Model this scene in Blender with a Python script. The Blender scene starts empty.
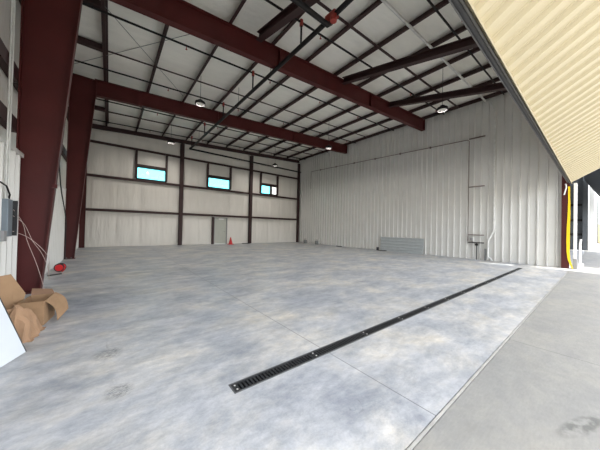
import bpy, bmesh, math, random
from mathutils import Vector, Matrix, noise
random.seed(7)
scn = bpy.context.scene
col = scn.collection
pi = math.pi

# ------------------------------------------------------------------ materials
def lin(c):
    c = c / 255.0
    return c / 12.92 if c <= 0.04045 else ((c + 0.055) / 1.055) ** 2.4
def rgb(r, g, b): return (lin(r), lin(g), lin(b), 1.0)

def mat(name, c, rough=0.6, metal=0.0, var=0.12, scale=6.0, bump=0.0, bscale=30.0, stretch=(1, 1, 1), spec=0.5, c2=None):
    m = bpy.data.materials.new(name); m.use_nodes = True
    nt = m.node_tree; b = nt.nodes['Principled BSDF']
    b.inputs['Roughness'].default_value = rough
    b.inputs['Metallic'].default_value = metal
    b.inputs['Specular IOR Level'].default_value = spec
    tc = nt.nodes.new('ShaderNodeTexCoord')
    mp = nt.nodes.new('ShaderNodeMapping'); mp.inputs['Scale'].default_value = stretch
    nt.links.new(tc.outputs['Object'], mp.inputs['Vector'])
    n = nt.nodes.new('ShaderNodeTexNoise'); n.inputs['Scale'].default_value = scale; n.inputs['Detail'].default_value = 5
    nt.links.new(mp.outputs['Vector'], n.inputs['Vector'])
    r = nt.nodes.new('ShaderNodeValToRGB')
    a = tuple(x * (1 - var) for x in c[:3]) + (1,)
    d = c2 if c2 else tuple(min(1, x * (1 + var)) for x in c[:3]) + (1,)
    r.color_ramp.elements[0].position = 0.3; r.color_ramp.elements[0].color = a
    r.color_ramp.elements[1].position = 0.7; r.color_ramp.elements[1].color = d
    nt.links.new(n.outputs['Fac'], r.inputs['Fac'])
    nt.links.new(r.outputs['Color'], b.inputs['Base Color'])
    if bump:
        n2 = nt.nodes.new('ShaderNodeTexNoise'); n2.inputs['Scale'].default_value = bscale; n2.inputs['Detail'].default_value = 4
        nt.links.new(mp.outputs['Vector'], n2.inputs['Vector'])
        bp = nt.nodes.new('ShaderNodeBump'); bp.inputs['Strength'].default_value = bump; bp.inputs['Distance'].default_value = 0.05
        nt.links.new(n2.outputs['Fac'], bp.inputs['Height'])
        nt.links.new(bp.outputs['Normal'], b.inputs['Normal'])
    return m

def concrete(name, tones, joints=(), rough=0.55, broom=False, stains_and_marks=()):
    """mottled slab; joints = list of (axis, position, lo, hi) saw cuts in world metres"""
    m = bpy.data.materials.new(name); m.use_nodes = True
    nt = m.node_tree; L = nt.links; b = nt.nodes['Principled BSDF']
    b.inputs['Roughness'].default_value = rough
    b.inputs['Specular IOR Level'].default_value = 0.35
    tc = nt.nodes.new('ShaderNodeTexCoord')
    def nz(scale, detail, sx=1, sy=1, dist=0.0, rough_=0.55):
        mp = nt.nodes.new('ShaderNodeMapping'); mp.inputs['Scale'].default_value = (sx, sy, 1)
        L.new(tc.outputs['Object'], mp.inputs['Vector'])
        n = nt.nodes.new('ShaderNodeTexNoise'); n.inputs['Scale'].default_value = scale
        n.inputs['Detail'].default_value = detail; n.inputs['Distortion'].default_value = dist
        n.inputs['Roughness'].default_value = rough_
        L.new(mp.outputs['Vector'], n.inputs['Vector']); return n
    def ramp(src, stops):
        r = nt.nodes.new('ShaderNodeValToRGB'); cr = r.color_ramp
        cr.elements[0].position, cr.elements[0].color = stops[0]
        cr.elements[1].position, cr.elements[1].color = stops[-1]
        for p, c in stops[1:-1]:
            e = cr.elements.new(p); e.color = c
        L.new(src, r.inputs['Fac']); return r
    def mix(kind, f, a, bb):
        x = nt.nodes.new('ShaderNodeMix'); x.data_type = 'RGBA'; x.blend_type = kind
        if isinstance(f, float): x.inputs['Factor'].default_value = f
        else: L.new(f, x.inputs['Factor'])
        L.new(a, x.inputs['A'])
        if isinstance(bb, tuple): x.inputs['B'].default_value = bb
        else: L.new(bb, x.inputs['B'])
        return x.outputs['Result']
    big = nz(0.8, 10, 0.9, 1.2, 0.25, 0.72)
    c = ramp(big.outputs['Fac'], [(0.32, tones[0]), (0.46, tones[1]), (0.56, tones[2]), (0.68, tones[3])]).outputs['Color']
    st = nz(2.2, 9, 0.6, 1.3, 0.25, 0.72)
    g = ramp(st.outputs['Fac'], [(0.36, (0.68, 0.70, 0.73, 1)), (0.60, (1.14, 1.13, 1.12, 1))]).outputs['Color']
    c = mix('MULTIPLY', 0.3 if broom else 0.85, c, g)
    md = nz(9.0, 7, 0.8, 1.2, 0.2, 0.75)
    g2 = ramp(md.outputs['Fac'], [(0.32, (0.78, 0.79, 0.80, 1)), (0.66, (1.13, 1.13, 1.12, 1))]).outputs['Color']
    c = mix('MULTIPLY', 0.35 if broom else 0.8, c, g2)
    fi = nz(60, 3, 0.25 if broom else 1, 1)
    g3 = ramp(fi.outputs['Fac'], [(0.3, (0.9, 0.9, 0.9, 1)), (0.7, (1.06, 1.06, 1.06, 1))]).outputs['Color']
    c = mix('MULTIPLY', 0.6, c, g3)
    # scuffs: sparse dark specks
    sp = nz(3.2, 8, 1.0, 0.5, 1.5, 0.7)
    g4 = ramp(sp.outputs['Fac'], [(0.27, (0.55, 0.56, 0.55, 1)), (0.34, (1, 1, 1, 1))]).outputs['Color']
    c = mix('MULTIPLY', 0.8, c, g4)
    if joints:
        sep = nt.nodes.new('ShaderNodeSeparateXYZ'); L.new(tc.outputs['Object'], sep.inputs['Vector'])
        def M(op, a, bb):
            n = nt.nodes.new('ShaderNodeMath'); n.operation = op
            for i, v in enumerate((a, bb)):
                if isinstance(v, (int, float)): n.inputs[i].default_value = v
                else: L.new(v, n.inputs[i])
            return n.outputs[0]
        tot = None
        for ax, pos, lo, hi in joints:
            u = sep.outputs[ax]; v = sep.outputs[1 - ax]
            k = M('LESS_THAN', M('ABSOLUTE', M('SUBTRACT', u, pos), 0), 0.005)
            k = M('MULTIPLY', k, M('MULTIPLY', M('GREATER_THAN', v, lo), M('LESS_THAN', v, hi)))
            tot = k if tot is None else M('MAXIMUM', tot, k)
        c = mix('MIX', M('MULTIPLY', tot, 0.75), c, rgb(95, 96, 96))
    for cx, cy, rx, ry, rot, k, sy_ in stains_and_marks:
        mp = nt.nodes.new('ShaderNodeMapping'); mp.vector_type = 'TEXTURE'
        mp.inputs['Location'].default_value = (cx, cy, 0); mp.inputs['Rotation'].default_value = (0, 0, rot); mp.inputs['Scale'].default_value = (rx, ry, 1)
        L.new(tc.outputs['Object'], mp.inputs['Vector'])
        gr = nt.nodes.new('ShaderNodeTexGradient'); gr.gradient_type = 'SPHERICAL'; L.new(mp.outputs['Vector'], gr.inputs['Vector'])
        m2 = nt.nodes.new('ShaderNodeMapping'); m2.inputs['Scale'].default_value = (1.0, sy_, 1); L.new(mp.outputs['Vector'], m2.inputs['Vector'])
        nn = nt.nodes.new('ShaderNodeTexNoise'); nn.inputs['Scale'].default_value = 3.0; nn.inputs['Detail'].default_value = 6; L.new(m2.outputs['Vector'], nn.inputs['Vector'])
        r1 = ramp(nn.outputs['Fac'], [(0.42, (0, 0, 0, 1)), (0.58, (1, 1, 1, 1))])
        r2 = ramp(gr.outputs['Fac'], [(0.0, (0, 0, 0, 1)), (0.45, (1, 1, 1, 1))])
        mm = nt.nodes.new('ShaderNodeMath'); mm.operation = 'MULTIPLY'; L.new(r1.outputs['Color'], mm.inputs[0]); L.new(r2.outputs['Color'], mm.inputs[1])
        m3 = nt.nodes.new('ShaderNodeMath'); m3.operation = 'MULTIPLY'; L.new(mm.outputs[0], m3.inputs[0]); m3.inputs[1].default_value = k
        c = mix('MULTIPLY', m3.outputs[0], c, (0.32, 0.33, 0.33, 1))
    L.new(c, b.inputs['Base Color'])
    bp = nt.nodes.new('ShaderNodeBump'); bp.inputs['Strength'].default_value = 0.12; bp.inputs['Distance'].default_value = 0.01
    L.new(fi.outputs['Fac'], bp.inputs['Height']); L.new(bp.outputs['Normal'], b.inputs['Normal'])
    return m

def glass(name, tint, frost=0.0):
    m = bpy.data.materials.new(name); m.use_nodes = True
    nt = m.node_tree; nt.nodes.remove(nt.nodes['Principled BSDF'])
    out = nt.nodes['Material Output']
    t = nt.nodes.new('ShaderNodeBsdfTransparent'); t.inputs['Color'].default_value = tint
    g = nt.nodes.new('ShaderNodeBsdfGlossy'); g.inputs['Roughness'].default_value = 0.03
    mx = nt.nodes.new('ShaderNodeMixShader'); mx.inputs[0].default_value = 0.05
    src = t
    if frost:
        tl = nt.nodes.new('ShaderNodeBsdfTranslucent'); tl.inputs['Color'].default_value = (0.95, 0.95, 0.92, 1)
        m2 = nt.nodes.new('ShaderNodeMixShader'); m2.inputs[0].default_value = frost
        nt.links.new(t.outputs[0], m2.inputs[1]); nt.links.new(tl.outputs[0], m2.inputs[2]); src = m2
    nt.links.new(src.outputs[0], mx.inputs[1]); nt.links.new(g.outputs[0], mx.inputs[2])
    nt.links.new(mx.outputs[0], out.inputs['Surface'])
    return m

M = {}
M['maroon'] = mat('maroon_primer', rgb(76, 27, 26), 0.55, spec=0.3, var=0.12, scale=1.5, bump=0.05, bscale=8)
M['maroon_dk'] = mat('dark_maroon_steel', rgb(50, 26, 26), 0.6, var=0.15, scale=2)
M['roofskin'] = mat('vinyl_roof_insulation', rgb(240, 238, 230), 0.5, var=0.04, scale=1.2, bump=0.55, bscale=3.0, stretch=(1.0, 3.5, 1))
M['wallskin'] = mat('vinyl_wall_insulation', rgb(216, 212, 205), 0.33, var=0.04, scale=1.0, bump=0.55, bscale=2.6, stretch=(2.6, 2.6, 0.4))
M['liner'] = mat('white_liner_metal', rgb(206, 205, 201), 0.36, var=0.03, scale=2)
M['panel_tan'] = mat('cream_door_metal', rgb(176, 164, 134), 0.5, var=0.04, scale=2.5, stretch=(4, 0.6, 0.6))
M['greysteel'] = mat('galvanised_grey', rgb(120, 122, 122), 0.45, 0.3, var=0.1)
M['railgrey'] = mat('dark_rail_grey', rgb(112, 111, 108), 0.5, 0.2, var=0.1)
M['white'] = mat('white_paint', rgb(232, 232, 230), 0.45, var=0.03)
M['black'] = mat('black_steel', rgb(26, 24, 25), 0.55, var=0.2, spec=0.3)
M['rubber'] = mat('black_rubber', rgb(48, 48, 50), 0.8, var=0.15)
M['red'] = mat('red_paint', rgb(200, 32, 36), 0.4, var=0.1)
M['redcoup'] = mat('red_coupling', rgb(150, 52, 42), 0.5, var=0.15)
M['orange'] = mat('cone_red', rgb(196, 40, 44), 0.5, var=0.1)
M['yellow'] = mat('yellow_webbing', rgb(246, 205, 20), 0.7, var=0.06, scale=40)
M['card'] = mat('corrugated_cardboard', rgb(152, 122, 92), 0.85, var=0.1, scale=5, bump=0.1, bscale=20)
M['card_in'] = mat('cardboard_inside', rgb(140, 110, 88), 0.9, var=0.12, scale=6)
M['kraft'] = mat('kraft_paper', rgb(158, 126, 98), 0.8, var=0.14, scale=4, bump=0.4, bscale=7)
M['board'] = mat('white_board', rgb(208, 214, 220), 0.35, var=0.02)
M['boxgrey'] = mat('grey_enclosure', rgb(112, 122, 130), 0.45, 0.2, var=0.08)
M['wire'] = mat('pale_wire', rgb(198, 178, 172), 0.6)
M['conduit'] = mat('conduit_grey', rgb(205, 205, 202), 0.4, 0.1)
M['copper'] = mat('brown_pipe', rgb(112, 100, 94), 0.5, 0.2)
M['ggrate'] = mat('cast_iron_grate', rgb(42, 44, 47), 0.5, 0.3, var=0.25, scale=20)
M['gframe'] = mat('grate_frame_steel', rgb(96, 98, 100), 0.5, 0.4, var=0.2, scale=10)
M['bolt'] = mat('bright_bolt', rgb(215, 215, 212), 0.35, 0.5)
M['sheet'] = mat('grey_sheet_metal', rgb(168, 173, 175), 0.4, 0.2, var=0.05)
M['doorleaf'] = mat('grey_green_door', rgb(176, 178, 168), 0.5, var=0.03)
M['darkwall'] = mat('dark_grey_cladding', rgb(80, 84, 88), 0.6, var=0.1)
M['midgrey'] = mat('mid_grey_cladding', rgb(140, 140, 140), 0.6, var=0.06)
M['seal'] = mat('joint_sealant', rgb(168, 167, 163), 0.7, var=0.12, scale=8)
M['asphalt'] = mat('outside_ground', rgb(176, 170, 158), 0.9, var=0.1, scale=0.6)
M['tanwall'] = mat('tan_building', rgb(214, 190, 150), 0.8, var=0.05)
M['lens'] = None
M['glass'] = glass('window_glass', (0.40, 0.86, 0.90, 1))
M['glassw'] = glass('frosted_glass', (0.7, 0.7, 0.68, 1), 0.6)
tones_in = [rgb(152, 157, 167), rgb(175, 178, 183), rgb(193, 192, 190), rgb(206, 199, 186)]
M['floor'] = concrete('sealed_slab', tones_in, joints=[(0, 2.04, 0.7, 1.98), (0, 2.04, 2.1, 20)], rough=0.42, stains_and_marks=[(0.02, 3.42, .16, .16, .5, .85, 5), (0.1, 2.6, .12, .13, .4, .8, 5), (-.2, 6.4, 1.1, 1.6, .4, .22, 1), (1.2, 8.5, 1.6, 1.2, .2, .2, 1)])
tones_out = [rgb(136, 137, 136), rgb(143, 143, 141), rgb(149, 148, 144), rgb(154, 151, 145)]
M['apron'] = concrete('broom_apron', tones_out, joints=[(0, 4.28, -30, 0.79), (0, 9.0, -30, 0.79), (0, -0.4, -30, .79), (1, -3.2, -40, 60)], rough=0.75, broom=True, stains_and_marks=[(2.84, .08, .34, .07, -.35, .62, .35)])  # last entry: one soft, elongated dark mark near the door line

M['lens'] = mat('lamp_lens', rgb(245, 243, 236), 0.3, var=0.01)

# ------------------------------------------------------------------ mesh builder
class MB:
    def __init__(self): self.bm = bmesh.new()
    def hexa(self, p):          # 8 points: bottom ring 0-3, top ring 4-7
        v = [self.bm.verts.new(q) for q in p]
        for f in ((3, 2, 1, 0), (4, 5, 6, 7), (0, 1, 5, 4), (1, 2, 6, 5), (2, 3, 7, 6), (3, 0, 4, 7)):
            self.bm.faces.new([v[i] for i in f])
        return self
    def box(self, x0, x1, y0, y1, z0, z1):
        return self.hexa([(x0, y0, z0), (x1, y0, z0), (x1, y1, z0), (x0, y1, z0), (x0, y0, z1), (x1, y0, z1), (x1, y1, z1), (x0, y1, z1)])
    def prism(self, poly, a, b):   # polygon of 3-D points a-offset -> b-offset vectors
        A = [self.bm.verts.new(Vector(q) + Vector(a)) for q in poly]
        B = [self.bm.verts.new(Vector(q) + Vector(b)) for q in poly]
        n = len(poly)
        self.bm.faces.new(A[::-1]); self.bm.faces.new(B)
        for i in range(n):
            self.bm.faces.new([A[i], A[(i + 1) % n], B[(i + 1) % n], B[i]])
        return self
    def sweep(self, prof, p0, p1, up=(0, 0, 1)):
        """profile (a,b): a along side, b along up; swept from p0 to p1"""
        p0 = Vector(p0); p1 = Vector(p1); d = (p1 - p0).normalized(); u = Vector(up)
        s = d.cross(u).normalized(); u = s.cross(d).normalized()
        A = [self.bm.verts.new(p0 + s * a + u * b) for a, b in prof]
        B = [self.bm.verts.new(p1 + s * a + u * b) for a, b in prof]
        n = len(prof)
        for i in range(n):
            self.bm.faces.new([A[i], A[(i + 1) % n], B[(i + 1) % n], B[i]])
        try:
            self.bm.faces.new(A[::-1]); self.bm.faces.new(B)
        except ValueError: pass
        return self
    def ibeam(self, p0, p1, h0, h1=None, w=0.22, tf=0.018, tw=0.012, up=(0, 0, 1)):
        """I section; the points are the middle of the bottom flange's underside"""
        h1 = h1 or h0
        p0 = Vector(p0); p1 = Vector(p1); d = (p1 - p0).normalized(); u = Vector(up)
        s = d.cross(u).normalized(); u = s.cross(d).normalized()
        def ring(p, a0, a1, b0, b1): return [p + s * a0 + u * b0, p + s * a1 + u * b0, p + s * a1 + u * b1, p + s * a0 + u * b1]
        for f in ((-w/2, w/2, lambda h: 0, lambda h: tf), (-w/2, w/2, lambda h: h - tf, lambda h: h), (-tw/2, tw/2, lambda h: tf, lambda h: h - tf)):
            r0 = ring(p0, f[0], f[1], f[2](h0), f[3](h0)); r1 = ring(p1, f[0], f[1], f[2](h1), f[3](h1))
            self.hexa([r0[0], r0[1], r1[1], r1[0], r0[3], r0[2], r1[2], r1[3]])
        return self
    def tube(self, pts, r, n=10, cap=True):
        pts = [Vector(p) for p in pts]; rings = []
        ref = None
        for i, p in enumerate(pts):
            d = (pts[min(i + 1, len(pts) - 1)] - pts[max(i - 1, 0)]).normalized()
            if ref is None:
                ref = Vector((0, 0, 1)) if abs(d.z) < 0.9 else Vector((1, 0, 0))
            a = d.cross(ref).normalized(); b = a.cross(d).normalized(); ref = b if b.length else ref
            rr = r[i] if isinstance(r, (list, tuple)) else r
            rings.append([self.bm.verts.new(p + a * rr * math.cos(2 * pi * k / n) + b * rr * math.sin(2 * pi * k / n)) for k in range(n)])
        for A, B in zip(rings, rings[1:]):
            for k in range(n):
                self.bm.faces.new([A[k], A[(k + 1) % n], B[(k + 1) % n], B[k]])
        if cap:
            self.bm.faces.new(rings[0][::-1]); self.bm.faces.new(rings[-1])
        return self
    def lathe(self, prof, c=(0, 0, 0), n=24, axis='z'):
        rings = []
        for r, z in prof:
            rg = []
            for k in range(n):
                a = 2 * pi * k / n
                if axis == 'z': q = (r * math.cos(a), r * math.sin(a), z)
                else: q = (r * math.cos(a), z, r * math.sin(a))
                rg.append(self.bm.verts.new(Vector(q) + Vector(c)))
            rings.append(rg)
        for A, B in zip(rings, rings[1:]):
            for k in range(n):
                self.bm.faces.new([A[k], A[(k + 1) % n], B[(k + 1) % n], B[k]])
        self.bm.faces.new(rings[0][::-1]); self.bm.faces.new(rings[-1])
        return self
    def build(self, name, m, parent=None, smooth=False, bevel=0.0):
        bmesh.ops.recalc_face_normals(self.bm, faces=self.bm.faces)
        me = bpy.data.meshes.new(name); self.bm.to_mesh(me); self.bm.free()
        if smooth:
            for p in me.polygons: p.use_smooth = True
        me.materials.append(m if not isinstance(m, str) else M[m])
        o = bpy.data.objects.new(name, me); col.objects.link(o)
        if parent: o.parent = parent
        if bevel:
            b = o.modifiers.new('bevel', 'BEVEL'); b.width = bevel; b.segments = 2; b.limit_method = 'ANGLE'
        if smooth:
            e = o.modifiers.new('split', 'EDGE_SPLIT'); e.split_angle = math.radians(40)
        return o

def tag(o, label, cat, group=None, kind=None):
    o['label'] = label; o['category'] = cat
    if group: o['group'] = group
    if kind: o['kind'] = kind
    return o
def struct(o, label, cat): return tag(o, label, cat, kind='structure')
def empty(name, loc=(0, 0, 0)):
    o = bpy.data.objects.new(name, None); o.location = loc; o.empty_display_size = 0.2
    col.objects.link(o); return o

ORD = ['first', 'second', 'third', 'fourth', 'fifth', 'sixth', 'seventh', 'eighth', 'ninth', 'tenth', 'eleventh', 'twelfth']

# ------------------------------------------------------------------ dimensions
XL, XR = -1.42, 15.08          # inner faces of left wall framing / ribbed right wall
YD, YB = 0.80, 19.05           # door line, inner face of the back wall framing
SL = 0.05
def zp(x): return 8.27 + SL * (x - XR)        # underside of purlins
def zr(x): return zp(x) + 0.23                # roof skin

def ribbed(prof_len, pitch, rh, top, base, minor=True):
    """list of (s, h) along a ribbed sheet"""
    out = [(0, 0)]; s = pitch * 0.5
    while s < prof_len - base / 2:
        out += [(s - base / 2, 0), (s - top / 2, rh), (s + top / 2, rh), (s + base / 2, 0)]
        if minor:
            for q in (pitch * 0.36, pitch * 0.64):
                if s + q + 0.02 < prof_len:
                    out += [(s + q - 0.018, 0), (s + q - 0.008, 0.006), (s + q + 0.008, 0.006), (s + q + 0.018, 0)]
        s += pitch
    out.append((prof_len, 0))
    return out

# ------------------------------------------------------------------ ground and floor
dx0, dx1, dy0, dy1 = 0.885, 13.24, 1.965, 2.11
f = MB()
f.box(-1.75, dx0, YD, 19.5, -0.2, 0); f.box(dx1, 15.3, YD, 19.5, -0.2, 0)
f.box(dx0, dx1, YD, dy0, -0.2, 0); f.box(dx0, dx1, dy1, 19.5, -0.2, 0); f.box(dx0, dx1, dy0, dy1, -0.2, -0.12)
struct(f.build('floor', 'floor'), 'blotchy blue grey sealed concrete floor inside the hangar', 'floor')
struct(MB().box(15.3, 36, YD + .02, 19.5, -0.2, 0).build('floor', 'floor'), 'concrete floor of the next bay past the right door jamb', 'floor')
struct(MB().box(-25, 60, -16, 0.765, -0.2, 0).build('floor', 'apron'), 'pale beige concrete apron outside the door line', 'apron')
struct(MB().box(-25, 60, 0.772, 0.792, -0.15, 0.002).build('trim_1', 'seal'), 'whitish sealant strip between the indoor slab and the apron', 'joint strip')
struct(MB().box(-300, 300, -300, 300, -0.5, -0.21).build('ground', 'asphalt'), 'bare pale ground beyond the concrete', 'ground')

# ------------------------------------------------------------------ back wall (insulation with openings)
wins = [(1.29, 3.06), (5.91, 7.76), (10.60, 12.39)]
WZ0, WZ1 = 4.40, 5.33
DX0, DX1, DZ = 6.50, 7.55, 2.13
w = MB(); ya, yb = 19.26, 19.36
xs = [-1.75, wins[0][0], wins[0][1], wins[1][0], wins[1][1], wins[2][0], wins[2][1], 15.3]
for a, b in ((xs[0], DX0), (DX1, xs[-1])): w.box(a, b, ya, yb, 0, DZ)
w.box(xs[0], xs[-1], ya, yb, DZ, WZ0)
for i in range(0, 7, 2): w.box(xs[i], xs[i + 1], ya, yb, WZ0, WZ1)
w.box(xs[0], xs[-1], ya, yb, WZ1, 7.0)
w.prism([(xs[0], ya, 7.0), (xs[-1], ya, 7.0), (xs[-1], ya, zr(xs[-1])), (xs[0], ya, zr(xs[0]))], (0, 0, 0), (0, yb - ya, 0))
def skin(mb, x0, x1, z0, z1, seam):
    nx = max(4, int((x1 - x0) / .07)); nz = max(6, int((z1 - z0) / .12)); G = {}
    for i in range(nx + 1):
        for j in range(nz + 1):
            x = x0 + (x1 - x0) * i / nx; z = z0 + (z1 - z0) * j / nz
            e = math.sin(pi * j / nz) ** .5 * min(1, (x - x0) * 6 + .02, (x1 - x) * 6 + .02)
            sv = abs(((x - .3) / seam) % 1 - .5) * 2          # 1 at a seam
            d = .05 * e * (1 - sv ** 8 * .9) + .035 * e * noise.noise(Vector((x * 2.2, z * .35, 3.7))) + .008 * e * noise.noise(Vector((x * 6, z * 1.2, 8)))
            G[i, j] = mb.bm.verts.new((x, ya - .012 - max(0, d), z))
    for i in range(nx):
        for j in range(nz):
            mb.bm.faces.new([G[i, j], G[i + 1, j], G[i + 1, j + 1], G[i, j + 1]])
for a, b in ((-1.1, 3.95), (4.15, 6.35), (7.6, 9.52), (9.72, 14.85)): skin(w, a, b, 0.01, 2.24, 1.25)
for a, b in ((-1.1, 3.95), (4.15, 9.52), (9.72, 14.85)):
    skin(w, a, b, 2.32, 4.28, 1.25); skin(w, a, b, 6.45, 7.2, 1.25)
for a, b in ((-1.1, 1.2), (3.15, 3.95), (4.15, 5.8), (7.85, 9.52), (9.72, 10.5), (12.48, 14.85)): skin(w, a, b, 4.40, 6.32, 1.25)
struct(w.build('wall_back', 'wallskin', smooth=True), 'back wall of white vinyl faced insulation behind dark red framing', 'wall')

# windows ------------------------------------------------------------
wl = ['leftmost window high in the back wall, one cyan pane', 'middle window high in the back wall, above the man door', 'rightmost window high in the back wall, with one whiter pane']
for i, (a, b) in enumerate(wins):
    o = struct(empty('window_%d' % (i + 1), ((a + b) / 2, 19.1, WZ0)), wl[i], 'window')
    ox, oy, oz = o.location
    def loc(mb, nm, m, par=o): 
        q = mb.build(nm, m, par); q.matrix_parent_inverse = Matrix.Translation((-ox, -oy, -oz)); return q
    fr = MB(); t = 0.075
    fr.box(a, a + t, 19.08, 19.3, WZ0, WZ1); fr.box(b - t, b, 19.08, 19.3, WZ0, WZ1)
    fr.box(a + t, b - t, 19.08, 19.3, WZ0, WZ0 + t + .05); fr.box(a + t, b - t, 19.08, 19.3, WZ1 - t - .02, WZ1)
    fo = loc(fr, 'window_frame', 'black')
    for px in (a, b):
        loc(MB().box(px - 0.06, px + 0.06, 19.04, 19.24, 4.5, 6.30), 'jamb_post', 'maroon_dk')
    loc(MB().box(a - 0.02, b + 0.02, 19.05, 19.25, WZ1, WZ1 + 0.11), 'window_header', 'maroon_dk')
    if i < 2:
        loc(MB().box(a + t, b - t, 19.2, 19.21, WZ0 + t, WZ1 - t), 'pane', 'glass')
    else:
        m0, m1 = a + 0.98, a + 1.24
        loc(MB().box(a + t, m0, 19.2, 19.21, WZ0 + t, WZ1 - t), 'pane', 'glass')
        loc(MB().box(m0, m1, 19.16, 19.24, WZ0 + t, WZ1 - t), 'mullion', 'greysteel')
        loc(MB().box(m1, b - t, 19.2, 19.21, WZ0 + t, WZ1 - t), 'pane', 'glassw')

# man door --------------------------------------------------------------
d = struct(empty('door_1', ((DX0 + DX1) / 2, 19.15, 0)), 'grey green man door in the back wall below the middle window', 'door')
def dl(mb, nm, m, par=d, root=d, **k):
    q = mb.build(nm, m, par, **k); q.matrix_parent_inverse = Matrix.Translation(-root.location); return q
fr = MB().box(DX0 - .02, DX0 + .05, 19.1, 19.34, 0, DZ).box(DX1 - .05, DX1 + .02, 19.1, 19.34, 0, DZ).box(DX0 + .05, DX1 - .05, 19.1, 19.34, DZ - .05, DZ)
dl(fr, 'door_frame', 'midgrey')
leaf = dl(MB().box(DX0 + .05, DX1 - .05, 19.16, 19.21, 0.02, DZ - .05), 'door_leaf', 'doorleaf')
hb = MB().tube([(DX1 - .17, 19.16, 1.0), (DX1 - .17, 19.10, 1.0), (DX1 - .29, 19.10, 1.0)], 0.012).build('handle', 'greysteel', leaf)
dl(MB().box(DX0 + .35, DX0 + .75, 19.10, 19.16, DZ - .16, DZ - .07), 'door_closer', 'white')
dl(MB().box(DX0 - .15, DX0 - .02, 19.04, 19.25, 0, 2.16), 'jamb_post', 'maroon_dk')

# ------------------------------------------------------------------ right wall: ribbed liner partition
rw = MB()
Lw = 19.26 - 1.02
prof = ribbed(Lw, 0.305, 0.075, 0.035, 0.07, False)
pts = [(XR + 0.06 - h, 1.02 + s) for s, h in prof]
poly = pts + [(XR + 0.16, 19.26), (XR + 0.16, 1.02)]
vb = [rw.bm.verts.new((x, y, 0)) for x, y in poly]; vt = [rw.bm.verts.new((x, y, zr(x) + .02)) for x, y in poly]
n = len(poly)
for k in range(n): rw.bm.faces.new([vb[k], vb[(k + 1) % n], vt[(k + 1) % n], vt[k]])
struct(rw.build('wall_right', 'liner'), 'tall right wall of white vertically ribbed metal', 'wall')

# ------------------------------------------------------------------ left wall
struct(MB().box(-1.72, -1.62, YD, 19.36, 0, 7.66).build('wall_left', 'wallskin'), 'left wall of white insulation behind girts and columns', 'wall')
segs = [(1.0, 7.19), (7.43, 13.19), (13.43, 19.0)]
sl = ['white ribbed wainscot on left wall, nearest part behind the grey electrical box', 'white ribbed wainscot on left wall between the two big columns', 'white ribbed wainscot on left wall beyond the second column']
for i, (a, b) in enumerate(segs):
    prof = ribbed(b - a, 0.305, 0.05, 0.035, 0.085)
    poly = [(XL + h, a + s) for s, h in prof] + [(XL - 0.05, b), (XL - 0.05, a)]
    m = MB(); vb = [m.bm.verts.new((x, y, 0)) for x, y in poly]; vt = [m.bm.verts.new((x, y, 2.72)) for x, y in poly]
    n = len(poly)
    for k in range(n): m.bm.faces.new([vb[k], vb[(k + 1) % n], vt[(k + 1) % n], vt[k]])
    m.bm.faces.new(vt)
    m.box(XL - 0.2, XL + 0.05, a, b, 2.722, 2.80)
    struct(m.build('wall_left_wainscot', 'liner'), sl[i], 'wall')

# front wall: strip above the big door plus left return
fw = MB().box(-1.72, 15.3, 0.86, 1.02, 7.95, 8.55).box(-1.72, -1.45, 0.86, 1.02, 0, 7.95)
struct(fw.build('wall_front', 'midgrey'), 'front wall strip around the large door opening', 'wall')

# ceiling
ce = MB(); x0, x1 = -1.8, 15.24
ce.hexa([(x0, .5, zr(x0)), (x1, .5, zr(x1)), (x1, 19.5, zr(x1)), (x0, 19.5, zr(x0)), (x0, .5, zr(x0) + .12), (x1, .5, zr(x1) + .12), (x1, 19.5, zr(x1) + .12), (x0, 19.5, zr(x0) + .12)])
struct(ce.build('ceiling', 'roofskin'), 'white vinyl faced insulation ceiling above the purlins', 'ceiling')

# ------------------------------------------------------------------ columns
def column(y, label, clip=False, xo=-1.46):
    root = tag(empty('steel_column', (-1.26, y, 0)), label, 'column', 'tapered steel columns')
    def P(mb, nm, m='maroon'):
        q = mb.build(nm, m, root); q.matrix_parent_inverse = Matrix.Translation(-root.location); return q
    xi = lambda z: -1.105 + 0.074 * z
    zt = 7.44
    tw, tf, fwid = 0.008, 0.018, 0.11
    P(MB().prism([(xo, y, 0.02), (xi(0.02), y, 0.02), (xi(zt), y, zt), (xo, y, zt)], (0, -tw, 0), (0, tw, 0)), 'web')
    P(MB().hexa([(xi(.02), y - fwid, .02), (xi(.02) + tf, y - fwid, .02), (xi(.02) + tf, y + fwid, .02), (xi(.02), y + fwid, .02),
                 (xi(6.8), y - fwid, 6.8), (xi(6.8) + tf, y - fwid, 6.8), (xi(6.8) + tf, y + fwid, 6.8), (xi(6.8), y + fwid, 6.8)]), 'inner_flange')
    P(MB().box(xo - .02, xo, y - fwid, y + fwid, 0.02, zt), 'outer_flange')
    P(MB().box(xo - .03, xi(0) + .05, y - .14, y + .14, 0, 0.02), 'base_plate')
    for bx in (xo + .06, -1.17):
        for by in (-.07, .07):
            P(MB().lathe([(.018, .02), (.018, .05)], (bx, y + by, 0), 8), 'anchor_bolt', 'greysteel')
    P(MB().box(xi(6.9) - .01, xi(6.9) + .035, y - fwid, y + fwid, 6.76, zt), 'splice_plate')
    P(MB().box(-1.46, xi(zt), y - fwid, y + fwid, zt, zt + .018), 'cap_plate')
    if clip:
        P(MB().box(xi(2.2) - .02, xi(2.2) + .06, y - .16, y - .11, 2.17, 2.25), 'clip')
    return root
column(7.30, 'largest tapered dark red steel column at left, nearest the cardboard box', True)
column(13.32, 'tapered dark red column on the left wall, second from the door opening', xo=-1.37)
cc = MB().ibeam((-1.12, 18.9, 0), (-1.12, 18.9, 7.1), 0.30, w=0.2, up=(-1, 0, 0))
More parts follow.
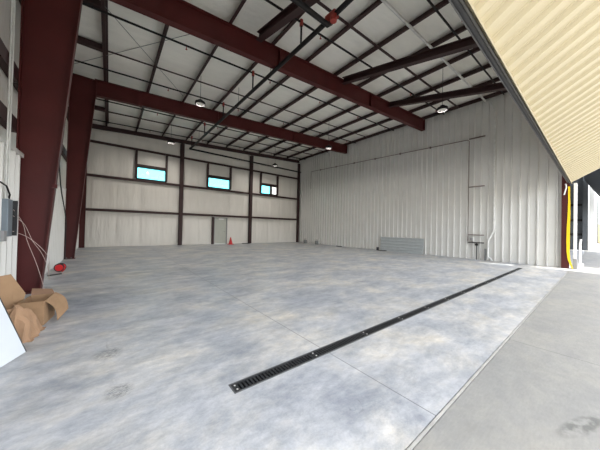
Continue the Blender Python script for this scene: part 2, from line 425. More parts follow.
tag(cc.build('steel_column', 'maroon'), 'slim dark red corner column where the left and back walls meet', 'column')

# rafters (I sections hung under the purlins)
def rafter(y0, y1, zb0, zb1, label):
    x0 = -0.6
    h0 = zp(x0) - zb0; h1 = zp(14.95) - zb1
    root = tag(empty('roof_rafter', (x0, y0, zb0)), label, 'rafter', 'main steel rafters')
    q = MB().ibeam((x0, y0, zb0), (14.98, y1, zb1), h0, h1, w=0.22).build('beam', 'maroon', root)
    q.matrix_parent_inverse = Matrix.Translation(-root.location)
    for t in (0.33, 0.66):
        x = x0 + t * 15.6; y = y0 + (y1 - y0) * t; zb = zb0 + (zb1 - zb0) * t
        q = MB().box(x - .008, x + .008, y - .105, y + .105, zb + .02, zp(x) - .03).build('stiffener', 'maroon', root)
        q.matrix_parent_inverse = Matrix.Translation(-root.location)
    q = MB().box(14.98, 15.0, y1 - .11, y1 + .11, zb1, zp(15) - .01).build('end_plate', 'maroon', root)
    q.matrix_parent_inverse = Matrix.Translation(-root.location)
    return root
rafter(7.28, 6.85, 6.78, 7.60, 'dark red steel rafter nearest the door, crossing the upper middle to the ribbed wall')
rafter(13.28, 13.0, 6.82, 7.59, 'dark red steel rafter farther back, joining the second left column')
tag(MB().ibeam((-1.2, 19.1, 7.18), (14.95, 19.1, 8.03), 0.24, w=0.16).build('roof_rafter', 'maroon_dk'), 'dark red beam along the top of the back wall', 'rafter')

# purlins ------------------------------------------------------------
zprof = [(-0.06, 0), (0.03, 0), (0.03, 0.19), (0.09, 0.19), (0.09, 0.2), (0.02, 0.2), (0.02, 0.01), (-0.06, 0.01)]
for k in range(11):
    x = -0.28 + 1.52 * k
    if k == 10: x = 14.96
    m = MB().sweep(zprof, (x, 1.05, zp(x) + .003), (x, 19.2, zp(x) + .003))
    lab = 'dark red roof purlin, %s counted from the left wall' % ORD[k] if k < 10 else 'dark red roof purlin lying along the top of the ribbed right wall'
    tag(m.build('roof_purlin', 'maroon_dk'), lab, 'purlin', 'roof purlins')
tag(MB().box(-1.60, -1.40, 1.05, 19.2, 7.30, 7.62).build('eave_strut', 'maroon_dk'), 'dark red eave beam along the top of the left wall', 'beam')

# bridging angle pairs across the purlins, eave braces
for y, lab in ((4.95, 'thin double bridging rod across the purlins, between door and nearer rafter'), (10.87, 'thin double bridging rod across the purlins, between the two main rafters'), (16.75, 'thin double bridging rod across the purlins, near the back wall')):
    m = MB()
    for dy, dz in ((-.05, 0.03), (.05, 0.10)):
        m.sweep([(-.016, -.016), (.016, -.016), (.016, .016), (-.016, .016)], (-.2, y + dy, zp(-.2) + dz - .03), (14.9, y + dy, zp(15.0) + dz - .03))
    tag(m.build('bridging_rod', 'maroon_dk'), lab, 'rod', 'purlin bridging rods')
for y, lab in ((8.8, 'short dark red brace at the eave just behind the nearest column top'), (10.9, 'short dark red brace at the eave midway between the two columns'), (16.7, 'short dark red brace at the eave close to the back wall')):
    tag(MB().box(-1.40, -.34, y - .09, y + .09, zp(-1) + .02, zp(-1) + .2).build('eave_brace', 'maroon_dk'), lab, 'brace', 'short eave braces')
for (p, q), lab in (((( -1.3, 7.5), (2.7, 12.9)), 'thin diagonal roof rod running from nearest column towards the back'), (((2.7, 7.5), (-1.3, 12.9)), 'thin diagonal roof rod crossing the other one, running towards the second column')):
    tag(MB().tube([(p[0], p[1], zp(p[0]) + .19), (q[0], q[1], zp(q[0]) + .19)], 0.009, 6).build('brace_rod', 'greysteel'), lab, 'rod', 'diagonal roof rods')

# sloping header braces from the nearer rafter down to the door header
for i, x in enumerate((3.64, 7.71, 11.30)):
    zt = 7.66 + SL * (x - 7.71)
    m = MB().ibeam((x, 6.95, zt + .02), (x, 1.0, zt - 5.95 * 0.235), 0.24, w=0.2)
    lab = ['sloping dark red brace from rafter to door header, leftmost, beside the black pipe', 'sloping dark red brace from rafter to door header, middle of the three', 'sloping dark red brace from rafter to door header, rightmost, nearest the ribbed wall'][i]
    tag(m.build('header_brace', 'maroon_dk'), lab, 'brace', 'sloping header braces')

# ------------------------------------------------------------------ back wall posts and girts
for x, lab in ((4.05, 'dark red post on the back wall between first and second windows'), (9.62, 'dark red post on the back wall between second and third windows'), (14.93, 'dark red post in the far right corner of the back wall')):
    h = zp(x) - .32
    m = MB().box(x - .12, x + .12, 19.0, 19.02, 0, h).box(x - .12, x + .12, 19.22, 19.24, 0, h).box(x - .01, x + .01, 19.02, 19.22, 0, h)
    if x > 14: m = MB().box(x - .1, x + .06, 19.0, 19.24, 0, h)
    tag(m.build('wall_post', 'maroon_dk'), lab, 'post', 'back wall posts')
gz = ((2.275, 'lowest dark red girt on the back wall, level with the door top'), (4.34, 'dark red girt on the back wall just under the windows'), (6.385, 'topmost dark red girt on the back wall, above the windows'))
for z, lab in gz:
    m = MB()
    for a, b in ((-1.2, 3.92), (4.18, 9.49), (9.75, 14.82)):
        m.box(a, b, 19.05, 19.25, z - .01, z).box(a, b, 19.05, 19.06, z, z + .07).box(a, b, 19.05, 19.06, z - .08, z - .01).box(a, b, 19.05, 19.25, z + .07, z + .08)
    tag(m.build('wall_girt', 'maroon_dk'), lab, 'girt', 'back wall girts')
# left wall girts, one run per bay
for a, b, w_ in ((1.1, 7.28, 'nearest bay, beside the electrical box'), (7.32, 13.30, 'middle bay between the two columns'), (13.34, 19.0, 'far bay behind the second column')):
    for z, hh in ((3.22, 'lower'), (4.22, 'middle'), (6.1, 'upper')):
        if a > 7 and z < 4: continue
        m = MB().box(-1.61, -1.485, a, b, z, z + .012).box(-1.50, -1.485, a, b, z + .012, z + .25).box(-1.61, -1.485, a, b, z + .25, z + .262)
        tag(m.build('wall_girt', 'maroon_dk'), '%s dark red girt on the left wall in the %s' % (hh, w_), 'girt', 'left wall girts')
tag(MB().box(-1.49, -1.40, 5.60, 5.72, 4.5, 7.28).build('wall_post', 'maroon_dk'), 'dark red upright at the upper left edge, above the girt', 'post')

# ------------------------------------------------------------------ big bifold door (door_2)
bd = struct(empty('door_2', (7, 0.85, 3.6)), 'large raised bifold hangar door of cream ribbed metal', 'door')
def bl(mb, nm, m, par=bd, **k):
    q = mb.build(nm, m, par, **k); q.matrix_parent_inverse = Matrix.Translation(-bd.location); return q
XD0, XD1 = -1.35, 15.02
ang = math.radians(32); Lp = 4.05
E0 = Vector((0, 0.79, 3.585)); up = Vector((0, -math.cos(ang), math.sin(ang))); nd = Vector((0, -math.sin(ang), -math.cos(ang)))
def ribpanel(E, up, nd, name, m):
    mb = MB()
    prof = ribbed(XD1 - XD0, 0.305, 0.042, 0.10, 0.17)
    A = [mb.bm.verts.new(E + Vector((XD0 + s, 0, 0)) + nd * h) for s, h in prof]
    B = [mb.bm.verts.new(E + up * Lp + Vector((XD0 + s, 0, 0)) + nd * h) for s, h in prof]
    for k in range(len(prof) - 1): mb.bm.faces.new([A[k], A[k + 1], B[k + 1], B[k]])
    a = E - nd * .1; b = a + up * Lp
    C = [mb.bm.verts.new(q + Vector((x, 0, 0))) for q, x in ((a, XD0), (a, XD1), (b, XD1), (b, XD0))]
    mb.bm.faces.new(C)
    mb.bm.faces.new(A + [C[1], C[0]]); mb.bm.faces.new(B[::-1] + [C[3], C[2]])
    mb.bm.faces.new([A[0], C[0], C[3], B[0]]); mb.bm.faces.new([A[-1], B[-1], C[2], C[1]])
    return bl(mb, name, m)
low = ribpanel(E0, up, nd, 'lower_panel', 'panel_tan')
fold = E0 + up * Lp
nu = Vector((0, -math.sin(ang), math.cos(ang)))
up2 = Vector((0, math.cos(ang), math.sin(ang)))
E1 = fold + up2 * Lp
# upper panel: built from its header edge outwards, ribs facing up and out
ribpanel(E1 + nu * .05, -up2, nu, 'upper_panel', 'panel_tan')
# dark bottom rail with seal and its bright edge trim
bl(MB().box(XD0, XD1, 0.80, 0.885, 3.575, 3.70), 'bottom_rail', 'railgrey')
bl(MB().tube([(XD0, 0.84, 3.565), (XD1, 0.84, 3.565)], 0.024, 10), 'bottom_seal', 'rubber', smooth=True)
q0 = E0 + up * .004 + nd * .03
bl(MB().sweep([(-.004, -.036), (.012, -.036), (.012, .036), (-.004, .036)], q0 + Vector((XD0, 0, 0)), q0 + Vector((XD1, 0, 0)), -nd), 'edge_trim', 'panel_tan')
fx = XD0 + .2
scr = MB()
while fx < XD1 - .1:
    p = E0 + up * 0.07 + Vector((fx, 0, 0)) + nd * .004
    scr.tube([p, p + nd * .008], 0.007, 6); fx += 0.305
bl(scr, 'screw_row', 'greysteel')
bl(MB().tube([fold + Vector((XD0, -.03, 0)), fold + Vector((XD1, -.03, 0))], 0.05, 8), 'hinge', 'greysteel')
# inside girts of the lower leaf, seen from inside
for t in (1.0, 2.0, 3.0):
    p = E0 + up * t - nd * .1
    bl(MB().box(XD0, XD1, p.y - .05, p.y + .05, p.z, p.z + .1), 'leaf_girt', 'greysteel')

# right door jamb, strap and their neighbours ---------------------------------
tag(MB().ibeam((15.13, .93, 0), (15.13, .93, 7.9), 0.17, w=0.22, up=(-1, 0, 0)).build('door_jamb', 'maroon'), 'dark red door jamb at the end of the ribbed wall', 'jamb')
tag(MB().box(15.06, 15.26, .62, .705, 0.42, 3.56).build('jamb_trim', 'white'), 'bright white upright trim on the right door jamb', 'trim')
tag(MB().box(15.0, 15.24, .60, .72, 0, 0.42).build('jamb_block', 'midgrey'), 'greyish block at the foot of the white jamb trim', 'block')
st = MB()
path = [(.875, 3.42), (.87, 2.9), (.87, 2.3), (.885, 1.7), (.89, 1.1), (.885, .7), (.86, .38), (.80, .14), (.76, .012)]
wd = [.028, .028, .038, .045, .048, .045, .036, .026, .02]
L_, R_ = [], []
for (y, z), w_ in zip(path, wd):
    y -= .045; L_.append((y - w_, z)); R_.append((y + w_, z))
poly = [(14.93, y, z) for y, z in L_] + [(14.93, y, z) for y, z in R_[::-1]]
st.prism(poly, (0, 0, 0), (.012, 0, 0))
tag(st.build('lift_strap', 'yellow'), 'yellow webbing strap hanging beside the right door jamb', 'strap')
hk = MB().tube([(14.9, .93, 3.54), (14.9, .905, 3.40), (14.9, .94, 3.22), (14.9, .965, 3.08)], 0.022, 8)
tag(hk.build('strap_buckle', 'white', smooth=True), 'small pale bracket at the top of the yellow strap', 'bracket')
pz = MB().tube([(16.1, .56, 0.16), (16.1, .56, 1.0), (16.1, .54, 1.22)], 0.035, 8)
pz.box(16.0, 16.2, .46, .60, 0, .16)
tag(pz.build('door_stop_post', 'white'), 'short white post on dark foot just right of the door jamb', 'post')

# ------------------------------------------------------------------ next bay and outdoors past the jamb
struct(MB().box(33.6, 33.8, 0.95, 19.3, 0, 9).build('wall_next_bay', 'darkwall'), 'dark far side wall of the neighbouring bay', 'wall')
struct(MB().box(15.3, 33.8, 19.26, 19.36, 0, 9).build('wall_next_back', 'darkwall'), 'back wall of the neighbouring bay', 'wall')
struct(MB().box(15.26, 35.5, .5, 19.5, 8.7, 8.85).build('ceiling', 'darkwall'), 'dark roof of the neighbouring bay', 'ceiling')
tag(MB().box(33.2, 33.55, .70, 1.02, 0, 8.7).build('door_jamb', 'darkwall'), 'dark door jamb at far end of the neighbouring bay', 'jamb')
tag(MB().box(33.8, 34.4, .35, .68, 0, 8.6).build('jamb_trim', 'white'), 'wide white pillar at far end of the neighbouring bay', 'pillar')
for z in (1.3, 2.6, 4.0):
    tag(MB().box(33.45, 33.6, 1.05, 19, z, z + .2).build('wall_girt', 'black'), 'dark girt on the neighbouring bay wall, %s' % {1.3: 'lowest', 2.6: 'middle', 4.0: 'topmost'}[z], 'girt', 'neighbouring bay girts')
nb = struct(empty('door_3', (24, .9, 6.2)), 'dark raised door of the neighbouring bay', 'door')
for nm, pl in (('hanging_leaf', [(.9, 6.2), (-.35, 3.85), (-.45, 3.92), (.8, 6.27)]), ('added_shade_canopy', [(.9, 6.3), (-3.2, 6.6), (-3.2, 6.72), (.9, 6.42)])):  # second prism is a canopy added to cast shade on the apron
    q = MB().prism([(17.6, y, z) for y, z in pl], (0, 0, 0), (15.3, 0, 0)).build(nm, 'darkwall', nb)
    q.matrix_parent_inverse = Matrix.Translation(-nb.location)
fb = tag(empty('building', (70, -2, 0)), 'far tan and white building beyond the neighbouring bay', 'building')
for nm, m, b in (('wall', 'tanwall', (66, 76, -12, .45, 0, 3.2)), ('upper_wall', 'white', (66, 76, -12, .45, 3.2, 7.5)), ('window', 'boxgrey', (65.9, 66, -3, -.0, 3.9, 6.2)), ('downpipe', 'greysteel', (65.8, 66, .3, .45, 0, 7.5))):
    q = MB().box(*b).build(nm, m, fb); q.matrix_parent_inverse = Matrix.Translation(-fb.location)

# ------------------------------------------------------------------ trench drain
td = tag(empty('trench_drain', (7.06, 2.04, 0)), 'long black slotted trench drain set across the concrete floor', 'drain')
def tl(mb, nm, m, par=td):
    q = mb.build(nm, m, par); q.matrix_parent_inverse = Matrix.Translation(-td.location); return q
tl(MB().box(dx0, dx1, dy0, dy0 + .012, -.05, .004).box(dx0, dx1, dy1 - .012, dy1, -.05, .004).box(dx0, dx0 + .012, dy0 + .012, dy1 - .012, -.05, .004).box(dx1 - .012, dx1, dy0 + .012, dy1 - .012, -.05, .004), 'drain_frame', 'gframe')
tl(MB().box(dx0 + .012, dx1 - .012, dy0 + .012, dy1 - .012, -.118, -.07), 'channel', 'black')
ng = 13; gl = (dx1 - dx0 - .024) / ng
for i in range(ng):
    a = dx0 + .012 + i * gl; b = a + gl - .004
    g = MB(); y0, y1 = dy0 + .013, dy1 - .013
    g.box(a, b, y0, y0 + .016, -.03, .002).box(a, b, y1 - .016, y1, -.03, .002)
    nbar = 26; pitch = (b - a) / nbar
    for k in range(nbar):
        ww = .5 if 0 < k < nbar - 1 else .9
        g.box(a + k * pitch, a + (k + ww) * pitch, y0 + .016, y1 - .016, -.025, .0015)
    go = tl(g, 'grate', 'ggrate')
    for dx in (.03,):
        for s in (-.03, .03):
            bo = MB().lathe([(.0085, .0), (.0085, .005)], (a + dx, 2.0375 + s, 0), 8).build('bolt', 'bolt', go)

# ------------------------------------------------------------------ sprinkler piping
mainx, mz = 4.40, 6.95
sm = tag(empty('sprinkler_main', (mainx, 4.4, mz)), 'thick black pipe hung below the rafters, running from door to back wall', 'pipe')
def sp(mb, nm, m, **k):
    q = mb.build(nm, m, sm, **k); q.matrix_parent_inverse = Matrix.Translation(-sm.location); return q
sp(MB().tube([(mainx - .06, 2.2, mz), (mainx, 4.4, mz), (mainx, 18.4, mz)], .065, 12), 'pipe_run', 'black', smooth=True)
sp(MB().tube([(-1.3, 4.42, mz - .24), (mainx - .1, 4.42, mz - .24), (mainx, 4.42, mz - .12)], .065, 12), 'cross_run', 'black', smooth=True)
sp(MB().tube([(mainx, 18.4, mz), (14.6, 18.4, mz - .05)], .06, 10), 'back_run', 'black', smooth=True)
sp(MB().lathe([(.05, -.16), (.12, -.15), (.125, .12), (.09, .16)], (mainx, 4.40, mz), 14, 'y').tube([(mainx - .05, 4.28, mz - .05), (mainx - .05, 4.28, mz - .2)], .09, 10), 'valve', 'redcoup', smooth=True)
sp(MB().lathe([(.1, -.06), (.1, .06)], (mainx - .03, 3.55, mz), 12, 'y'), 'clamp', 'greysteel')
sp(MB().lathe([(.085, -.06), (.085, .06)], (mainx, 18.3, mz), 12, 'y'), 'elbow', 'black')
for y in (5.68, 8.8, 12.02, 15.1, 18.0):
    r = sp(MB().tube([(mainx, y, mz + .05), (mainx, y, zp(mainx) - .08)], .03, 8), 'riser', 'black')
    MB().lathe([(.055, -.09), (.055, .09)], (mainx, y, zp(mainx) - .08), 10).build('coupling', 'redcoup', r)
for y in (7.6, 10.4, 13.6, 16.6):
    sp(MB().tube([(mainx + .1, y, mz), (mainx + .1, y, zp(mainx) + .1)], .01, 6), 'hanger_rod', 'greysteel')
for i, (y, w_) in enumerate(((2.6, 'nearest the door'), (5.68, 'just in front of the nearer rafter'), (8.8, 'just behind the nearer rafter'), (12.02, 'just in front of the farther rafter'), (15.1, 'behind the farther rafter'), (18.2, 'nearest the back wall'))):
    root = tag(empty('sprinkler_branch', (7, y, zp(7) - .08)), 'dark sprinkler pipe across the ceiling, %s' % w_, 'pipe', 'sprinkler branch pipes')
    q = MB().tube([(-1.3, y, zp(-1.3) - .06), (14.98, y, zp(14.98) - .06)], .032, 8).build('pipe_run', 'black', root, smooth=True)
    q.matrix_parent_inverse = Matrix.Translation(-root.location)
    for xx in (1.9, 5.2, 8.1, 11.1, 13.9):
        q = MB().tube([(xx, y, zp(xx) - .08), (xx, y, zp(xx) - .16)], .014, 6).lathe([(.03, -.19), (.035, -.185), (.03, -.175)], (xx, y, zp(xx)), 8).build('sprinkler_head', 'redcoup', root)
        q.matrix_parent_inverse = Matrix.Translation(-root.location)
# thin dark cable run near the door header
tag(MB().tube([(-1.3, 3.0, zp(-1.3) - .03), (15.0, 3.0, zp(15) - .03)], .03, 8).build('ceiling_pipe', 'black'), 'thin dark pipe across the ceiling between the pale conduit and the header', 'pipe')

# pale conduit across the ceiling and down the ribbed wall
cz = lambda x: zp(x) - .05
pts = [(-1.3, 3.75, cz(-1.3)), (14.9, 3.75, cz(14.9)), (15.0, 3.72, cz(14.9) - .06), (15.0, 3.57, 8.15), (15.0, 3.33, 7.55), (15.0, 3.33, 1.5), (15.0, 3.55, 1.0), (15.0, 3.55, .2), (15.0, 3.42, .1), (15.0, 3.40, .0)]
tag(MB().tube(pts, .042, 10).build('conduit', 'conduit', smooth=True), 'pale conduit crossing the ceiling and running down the ribbed wall', 'conduit')
# pipe loop on the ribbed wall
wp = tag(empty('wall_pipe', (15.0, 10, 6.5)), 'thin brown pipe running long and level across the ribbed wall', 'pipe')
def wpp(mb, nm, m):
    q = mb.build(nm, m, wp); q.matrix_parent_inverse = Matrix.Translation(-wp.location); return q
wpp(MB().tube([(15.0, 17.3, 5.2), (15.0, 17.3, 6.85), (15.0, 4.5, 6.38), (15.0, 4.42, 6.30), (15.0, 4.42, .95)], .022, 8), 'pipe_run', 'copper')
for t in (0.1, .25, .4, .55, .7, .85):
    y = 17.3 - t * 12.8; z = 6.85 - t * .47
    wpp(MB().box(15.0, 15.05, y - .04, y + .04, z - .06, z + .06), 'clamp', 'copper')
for z, w_ in ((6.40, 'topmost'), (3.82, 'second from the top'), (1.28, 'third from the top'), (.88, 'lowest')):
    tag(MB().box(14.97, 15.045, 3.72, 4.42, z - .025, z + .025).build('strut_bar', 'copper' if z > 1 else 'black'), 'short level strut on the ribbed wall beside the conduit, %s' % w_, 'strut', 'short struts on the ribbed wall')
vv = MB().tube([(14.97, 4.02, .86), (14.97, 4.02, .72), (14.97, 4.02, .0)], .02, 8).lathe([(.06, -.05), (.07, 0), (.06, .05)], (14.95, 4.02, .78), 10)
tag(vv.build('drop_valve', 'black'), 'small black valve and drop pipe under the lowest strut', 'valve')
tag(MB().box(14.94, 15.04, 4.2, 4.32, .98, 1.12).build('outlet_box', 'midgrey'), 'small grey outlet box low on the ribbed wall beside struts', 'outlet')
tag(MB().box(14.97, 15.04, 3.62, 3.69, 0, .6).build('drain_pipe', 'greysteel'), 'short grey upright stub at the wall foot beside the conduit', 'pipe')

# ------------------------------------------------------------------ pendant lamps
def pendant(x, y, z, label, lit=True):
    root = tag(empty('pendant_lamp', (x, y, z)), label, 'lamp', 'round pendant lamps')
    MB().lathe([(.06, .14), (.09, .13), (.10, .07), (.19, .05), (.205, .02), (.205, -.05), (.175, -.055), (.165, -.01)], (0, 0, 0), 24).build('lamp_housing', 'black', root, smooth=True)
    MB().lathe([(.162, -.011), (.162, -.017), (.12, -.019)], (0, 0, 0), 24).build('lens', 'lens', root)
    MB().tube([(0, 0, .13), (0, 0, zp(x) + .05 - z)], .008, 6).build('cable', 'black', root)
    li = bpy.data.lights.new('lamp_light', 'AREA'); li.shape = 'DISK'; li.size = .2; li.energy = 10; li.color = (1, .95, .88)
    lo = bpy.data.objects.new('lamp_light', li); col.objects.link(lo); lo.parent = root; lo.location = (0, 0, -.022)
    return root
for x, y, z, lab in ((10.25, 3.95, 6.30, 'round black pendant lamp near the ribbed wall, beside the rightmost brace'),
                     (2.84, 10.43, 6.56, 'round black pendant lamp in front of the farther rafter, at left'),
                     (10.4, 10.43, 6.42, 'round pendant lamp seen against the right part of the farther rafter'),
                     (2.84, 16.5, 6.55, 'round pendant lamp near the back wall, above the leftmost window'),
                     (10.4, 16.5, 6.5, 'round pendant lamp near the back wall, above the rightmost window')):
    pendant(x, y, z, lab)

# ------------------------------------------------------------------ objects along the walls
sh = MB(); z = 0
a, b = 6.72, 9.62
lean = lambda z: 14.86 + z * .14
prof = []
for k in range(5):
    z0 = k * .19 + .0
    prof += [(0, z0), (0, z0 + .13), (.03, z0 + .15), (.03, z0 + .175)]
prof += [(0, .95)]
poly = [(lean(z) - d, z) for d, z in prof] + [(lean(.95) + .05, .95), (lean(0) + .05, 0)]
sh.prism([(x, a, z) for x, z in poly], (0, 0, 0), (0, b - a, 0))
tag(sh.build('metal_panel', 'sheet'), 'low grey horizontally ribbed metal panel leaning on the ribbed wall', 'panel')
tag(MB().box(14.6, 14.68, 9.0, 9.66, 0, .05).build('steel_angle', 'rubber'), 'short black angle lying on floor at the left foot of the grey panel', 'angle')
tag(MB().box(14.70, 14.80, 9.66, 9.80, 0, .22).build('block', 'rubber'), 'small black block standing at the left end of the grey panel', 'block')
tag(MB().box(14.55, 14.72, 13.0, 13.5, 0, .05).build('scrap_bar', 'rubber'), 'small dark bar on the floor along the ribbed wall, far from panel', 'bar')
for y, x, lab in ((17.5, 14.6, 'small grey canister on floor in the far right corner'), (16.0, 14.7, 'small grey canister by the ribbed wall, second from the corner')):
    r = tag(empty('canister', (x, y, 0)), lab, 'canister', 'grey canisters in the corner')
    MB().lathe([(.15, 0), (.16, .02), (.16, .27), (.13, .32), (.05, .34)], (0, 0, 0), 16).build('body', 'greysteel', r, smooth=True)
    MB().tube([(-.1, 0, .3), (-.08, 0, .42), (.08, 0, .42), (.1, 0, .3)], .014, 6).build('handle', 'black', r)
# cone
cn = tag(empty('traffic_cone', (7.62, 18.45, 0)), 'small red traffic cone on floor at the right of the man door', 'cone')
MB().box(-.2, .2, -.2, .2, 0, .05).build('base', 'orange', cn, bevel=.01)
MB().lathe([(.15, .05), (.135, .1), (.03, .56), (.015, .58)], (0, 0, 0), 20).build('cone_body', 'orange', cn, smooth=True)
tag(MB().box(8.8, 9.45, 18.75, 18.9, 0, .045).build('board_offcut', 'rubber'), 'dark offcut lying on the floor left of the second back post', 'offcut')

# red and black reel by the left wall
rl = tag(empty('cord_reel', (-1.14, 9.95, 0.17)), 'small red and black cord reel on floor by the left wall', 'reel')
MB().lathe([(.05, -.10), (.165, -.10), (.17, -.09), (.165, -.08), (.11, -.075), (.11, .075), (.165, .08), (.17, .09), (.165, .10), (.05, .10)], (0, 0, 0), 28, 'y').build('drum', 'rubber', rl, smooth=True)
MB().lathe([(.03, -.125), (.11, -.12), (.125, -.10)], (-.01, 0, -.005), 24, 'y').build('face', 'red', rl, smooth=True)
MB().tube([(.08, -.12, -.16), (.14, -.12, -.1), (.17, -.1, .05), (.12, -.09, .13)], .018, 8).build('cord', 'red', rl, smooth=True)
rl.scale = (.74, .74, .74); rl.location.z = .126; rl.location.x = -1.11
rl.rotation_euler = (0, 0, math.radians(-6))
tag(MB().sweep([(-.02, 0), (.02, 0), (.02, .03), (-.02, .03)], (-1.26, 9.25, 0.0), (-1.02, 9.42, 0.0)).build('flat_bar', 'rubber'), 'short black flat bar on the floor in front of the reel', 'bar')

# electrical box + conduits + wires
eb = tag(empty('electrical_box', (-1.33, 6.2, 1.5)), 'open grey electrical box on the left wall with loose wires', 'electrical box')
def el(mb, nm, m, **k):
    q = mb.build(nm, m, eb, **k); q.matrix_parent_inverse = Matrix.Translation(-eb.location); return q
el(MB().box(-1.385, -1.30, 6.03, 6.27, 1.20, 1.82), 'enclosure', 'boxgrey', bevel=.008)
el(MB().box(-1.385, -1.37, 6.272, 6.50, 1.20, 1.82).box(-1.37, -1.29, 6.485, 6.50, 1.20, 1.82), 'back_plate', 'rubber')
el(MB().box(-1.37, -1.34, 6.34, 6.42, 1.27, 1.72), 'terminal_strip', 'white')
el(MB().box(-1.385, -1.30, 5.87, 6.01, 1.13, 1.3), 'side_box', 'midgrey', bevel=.006)
for y, w_ in ((6.09, 'nearer the door'), (6.21, 'nearer the column')):
    tag(MB().tube([(-1.35, y, 1.82), (-1.35, y, 7.2)], .012, 8).build('conduit', 'conduit', smooth=True), 'thin upright conduit rising from the electrical box, %s' % w_, 'conduit', 'thin conduits above the electrical box')
tag(MB().tube([(-1.36, 5.3, 2.03), (-1.33, 5.7, 2.06), (-1.31, 5.95, 2.02), (-1.32, 6.18, 1.9), (-1.34, 6.22, 1.83)], .012, 6).build('cable', 'black', smooth=True), 'short black cable curving into the electrical box top', 'cable')
def curve(pts, steps=8):
    P = [Vector(p) for p in pts]; P = [P[0]] + P + [P[-1]]; out = []
    for i in range(1, len(P) - 2):
        for s in range(steps):
            t = s / steps
            out.append(0.5 * ((2 * P[i]) + (P[i + 1] - P[i - 1]) * t + (2 * P[i - 1] - 5 * P[i] + 4 * P[i + 1] - P[i + 2]) * t * t + (-P[i - 1] + 3 * P[i] - 3 * P[i + 1] + P[i + 2]) * t ** 3))
    out.append(P[-2]); return out
wires = [([(-1.33, 6.44, 1.66), (-1.30, 6.9, 1.42), (-1.25, 6.98, 1.08), (-1.13, 7.0, .66), (-1.05, 7.05, .30), (-1.0, 7.1, .006)], 'loose pale wire from the electrical box, hanging lowest to the column foot'),
         ([(-1.33, 6.44, 1.28), (-1.24, 6.95, 1.15), (-1.07, 7.05, .93), (-1.0, 7.35, .68), (-1.08, 8.0, .35), (-1.2, 9.0, .006)], 'loose pale wire from the electrical box, bowing out past the column'),
         ([(-1.33, 6.44, 1.55), (-1.28, 6.9, 1.40), (-1.18, 6.98, 1.08), (-1.06, 7.05, .82), (-1.02, 7.4, .5), (-1.1, 8.2, .15), (-1.15, 8.6, .006)], 'loose pale wire from the electrical box, middle of the three')]
for p, lab in wires:
    tag(MB().tube(curve(p), .004, 6).build('loose_wire', 'wire', smooth=True), lab, 'wire', 'loose wires at the electrical box')
tag(MB().tube(curve([(-1.33, 11.0, 3.4), (-1.33, 11.5, 2.66), (-1.33, 12.5, 1.95), (-1.33, 13.0, 1.45), (-1.33, 13.05, .3), (-1.33, 13.0, .02)]), .016, 6).build('cable', 'rubber', smooth=True), 'dark cable hanging on the left wall between the two columns', 'cable')

# ------------------------------------------------------------------ cardboard, paper and board at lower left
T = .006
def plate(mb, q, t=T):
    q = [Vector(p) for p in q]; n = (q[1] - q[0]).cross(q[-1] - q[0]).normalized()
    return mb.prism(q, -n * t / 2, n * t / 2)
cb = tag(empty('cardboard_box', (-.8, 5.1, 0)), 'open cardboard box with flaps folded out, in front of the big column', 'box')
def cl(mb, nm, m, **k):
    q = mb.build(nm, m, cb, **k); q.matrix_parent_inverse = Matrix.Translation(-cb.location); return q
c = [(-.69, 4.86), (-.64, 5.32), (-.90, 5.36), (-.95, 4.90)]; H = .34
m = MB()
for i in range(4):
    (xa, ya_), (xb, yb_) = c[i], c[(i + 1) % 4]
    plate(m, [(xa, ya_, 0.004), (xb, yb_, 0.004), (xb, yb_, H), (xa, ya_, H)])
m.prism([(x, y, .002) for x, y in c], (0, 0, 0), (0, 0, .006))
cl(m, 'carton_body', 'card')
# right flap: arched down to the floor
fl = MB()
h0 = Vector((-.685, 4.87, H)); h1 = Vector((-.635, 5.31, H + .02))
o0 = Vector((-.565, 4.97, .012)); o1 = Vector((-.475, 5.22, .10))
N = 8; gridv = []
for i in range(N + 1):
    t = i / N
    bulge = math.sin(pi * t) * .035
    a_ = h0.lerp(o0, t) + Vector((bulge, 0, bulge)); b_ = h1.lerp(o1, t) + Vector((bulge, 0, bulge))
    gridv.append((a_, b_))
for (a0, b0), (a1, b1) in zip(gridv, gridv[1:]): plate(fl, [a0, a1, b1, b0])
cl(fl, 'flap', 'card')
fl = MB(); plate(fl, [(c[1][0], c[1][1], H), (c[2][0], c[2][1], H), (c[2][0] - .02, c[2][1] + .16, H + .07), (c[1][0] - .05, c[1][1] + .13, H + .05)]); cl(fl, 'flap', 'card_in')
fl = MB(); plate(fl, [(c[0][0], c[0][1], H), (c[3][0], c[3][1], H), (c[3][0] + .02, c[3][1] - .2, H - .13), (c[0][0] - .08, c[0][1] - .16, H - .1)]); cl(fl, 'flap', 'card')
# standing sheet behind
sheet = MB(); plate(sheet, [(-.98, 5.02, .01), (-1.36, 4.84, .01), (-1.39, 5.06, .66), (-1.08, 5.22, .70), (-.935, 5.24, .40)], .01)
tag(sheet.build('cardboard_sheet', 'card'), 'flat cardboard sheet propped up at the left of the open box', 'cardboard')
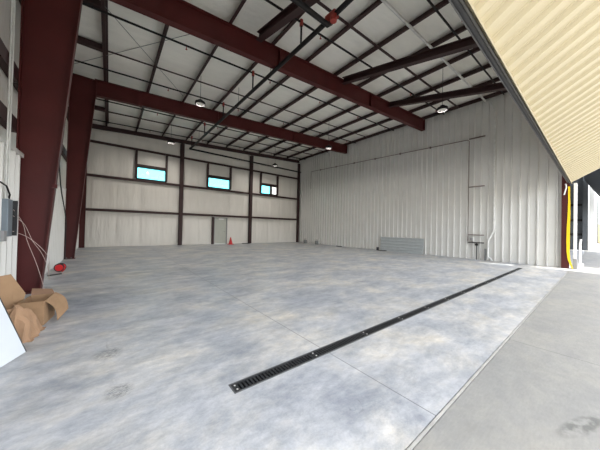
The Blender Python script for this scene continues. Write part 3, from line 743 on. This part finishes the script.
# crumpled kraft paper
kp = MB(); nx, ny = 26, 22; V = {}
for i in range(nx + 1):
    for j in range(ny + 1):
        u, v = i / nx, j / ny
        x = -1.08 + .38 * u + .05 * v; y = 4.28 + .50 * v
        h = .47 * math.sin(pi * min(1, u * .9 + .12)) ** .7 * (math.sin(pi * (.12 + .8 * v)) ** .8)
        nn = noise.noise(Vector((u * 5.5, v * 5.0, 1.3)))
        h = max(.006, h * (0.85 + .30 * nn) + .03 * abs(noise.noise(Vector((u * 14, v * 12, 4)))) - .05 * (u < .02))
        edge = min(u, 1 - u, v, 1 - v)
        h *= min(1, edge * 7 + .02); h = max(.004, h)
        x += .03 * noise.noise(Vector((u * 7, v * 7, 9))); y += .03 * noise.noise(Vector((u * 7, v * 7, 19)))
        V[i, j] = kp.bm.verts.new((x, y, h))
for i in range(nx):
    for j in range(ny): kp.bm.faces.new([V[i, j], V[i + 1, j], V[i + 1, j + 1], V[i, j + 1]])
ko = kp.build('kraft_paper', 'kraft')
so = ko.modifiers.new('thick', 'SOLIDIFY'); so.thickness = .004; so.offset = -1
tag(ko, 'heap of crumpled brown kraft paper between the white board and open box', 'paper')
# white board
wb = tag(empty('white_board', (-.78, 3.7, 0)), 'leaning white board with dark edge at lower left of the cardboard', 'board')
def wl_(mb, nm, m):
    q = mb.build(nm, m, wb); q.matrix_parent_inverse = Matrix.Translation(-wb.location); return q
A = Vector((-.70, 3.97, .004)); B = Vector((-.80, 3.72, .004)); up_ = Vector((-.185, -.03, .60))
A2 = A + up_ * 1.45
B2 = B + up_ * 1.45 + (B - A) * 3.2; B3 = B + (B - A) * 3.2 + up_ * .06
m = MB(); plate(m, [A, B, B3, B2, A2], .02); wl_(m, 'face', 'board')
nrm = (B - A).cross(up_).normalized()
e0 = (A - B).normalized() * .008
m = MB().prism([A + e0 - nrm * .014, A + e0 + nrm * .014, A + e0 * .1 + nrm * .014, A + e0 * .1 - nrm * .014], (0, 0, 0), up_ * 1.45); wl_(m, 'edge_strip', 'rubber')
m = MB(); T0 = B + (B - A) * .35; plate(m, [T0, T0 + (B - A) * .35, T0 + (B - A) * .38 + up_ * .12, T0 + up_ * .1 - (B-A) * .03], .012); wl_(m, 'tab', 'board')

# ------------------------------------------------------------------ sky, sun
w = bpy.data.worlds.new('World'); scn.world = w; w.use_nodes = True
nt = w.node_tree; bg = nt.nodes['Background']
sky = nt.nodes.new('ShaderNodeTexSky'); sky.sky_type = 'NISHITA'; sky.sun_disc = False
sky.sun_elevation = math.radians(62); sky.sun_rotation = math.radians(160)
sky.air_density = 1.0; sky.dust_density = 1.2; sky.ozone_density = 1.5
hz = nt.nodes.new('ShaderNodeHueSaturation'); hz.inputs['Saturation'].default_value = 0.22
nt.links.new(sky.outputs['Color'], hz.inputs['Color'])
nt.links.new(hz.outputs['Color'], bg.inputs['Color']); bg.inputs['Strength'].default_value = 0.12
sd = Vector((0.16, -0.375, 0.915)).normalized()
sun = bpy.data.lights.new('sun', 'SUN'); sun.energy = 1.35; sun.angle = math.radians(.6); sun.color = (1, .95, .86)
so = bpy.data.objects.new('sun', sun); col.objects.link(so); so.rotation_euler = sd.to_track_quat('Z', 'Y').to_euler(); so.location = (5, -20, 40)

# ------------------------------------------------------------------ camera
yaw, pit, rol = 0.6721, 0.0118, 0.0221
F = Vector((math.sin(yaw) * math.cos(pit), math.cos(yaw) * math.cos(pit), math.sin(pit)))
Rr = Vector((math.cos(yaw), -math.sin(yaw), 0)); U = Rr.cross(F)
R2 = Rr * math.cos(rol) + U * math.sin(rol); U2 = -Rr * math.sin(rol) + U * math.cos(rol)
cam = bpy.data.cameras.new('camera'); cam.sensor_width = 36; cam.lens = 239.392 / 600 * 36; cam.clip_start = .05; cam.clip_end = 1000
co = bpy.data.objects.new('camera', cam); col.objects.link(co)
mw = Matrix(((R2.x, U2.x, -F.x, 0), (R2.y, U2.y, -F.y, 0), (R2.z, U2.z, -F.z, 1.45), (0, 0, 0, 1)))
co.matrix_world = mw
scn.camera = co

scn.view_settings.view_transform = 'Standard'; scn.view_settings.look = 'None'
scn.view_settings.exposure = 3.05; scn.view_settings.gamma = 1.0; scn.view_settings.use_curve_mapping = False
scn.cycles.max_bounces = 12; scn.cycles.diffuse_bounces = 8
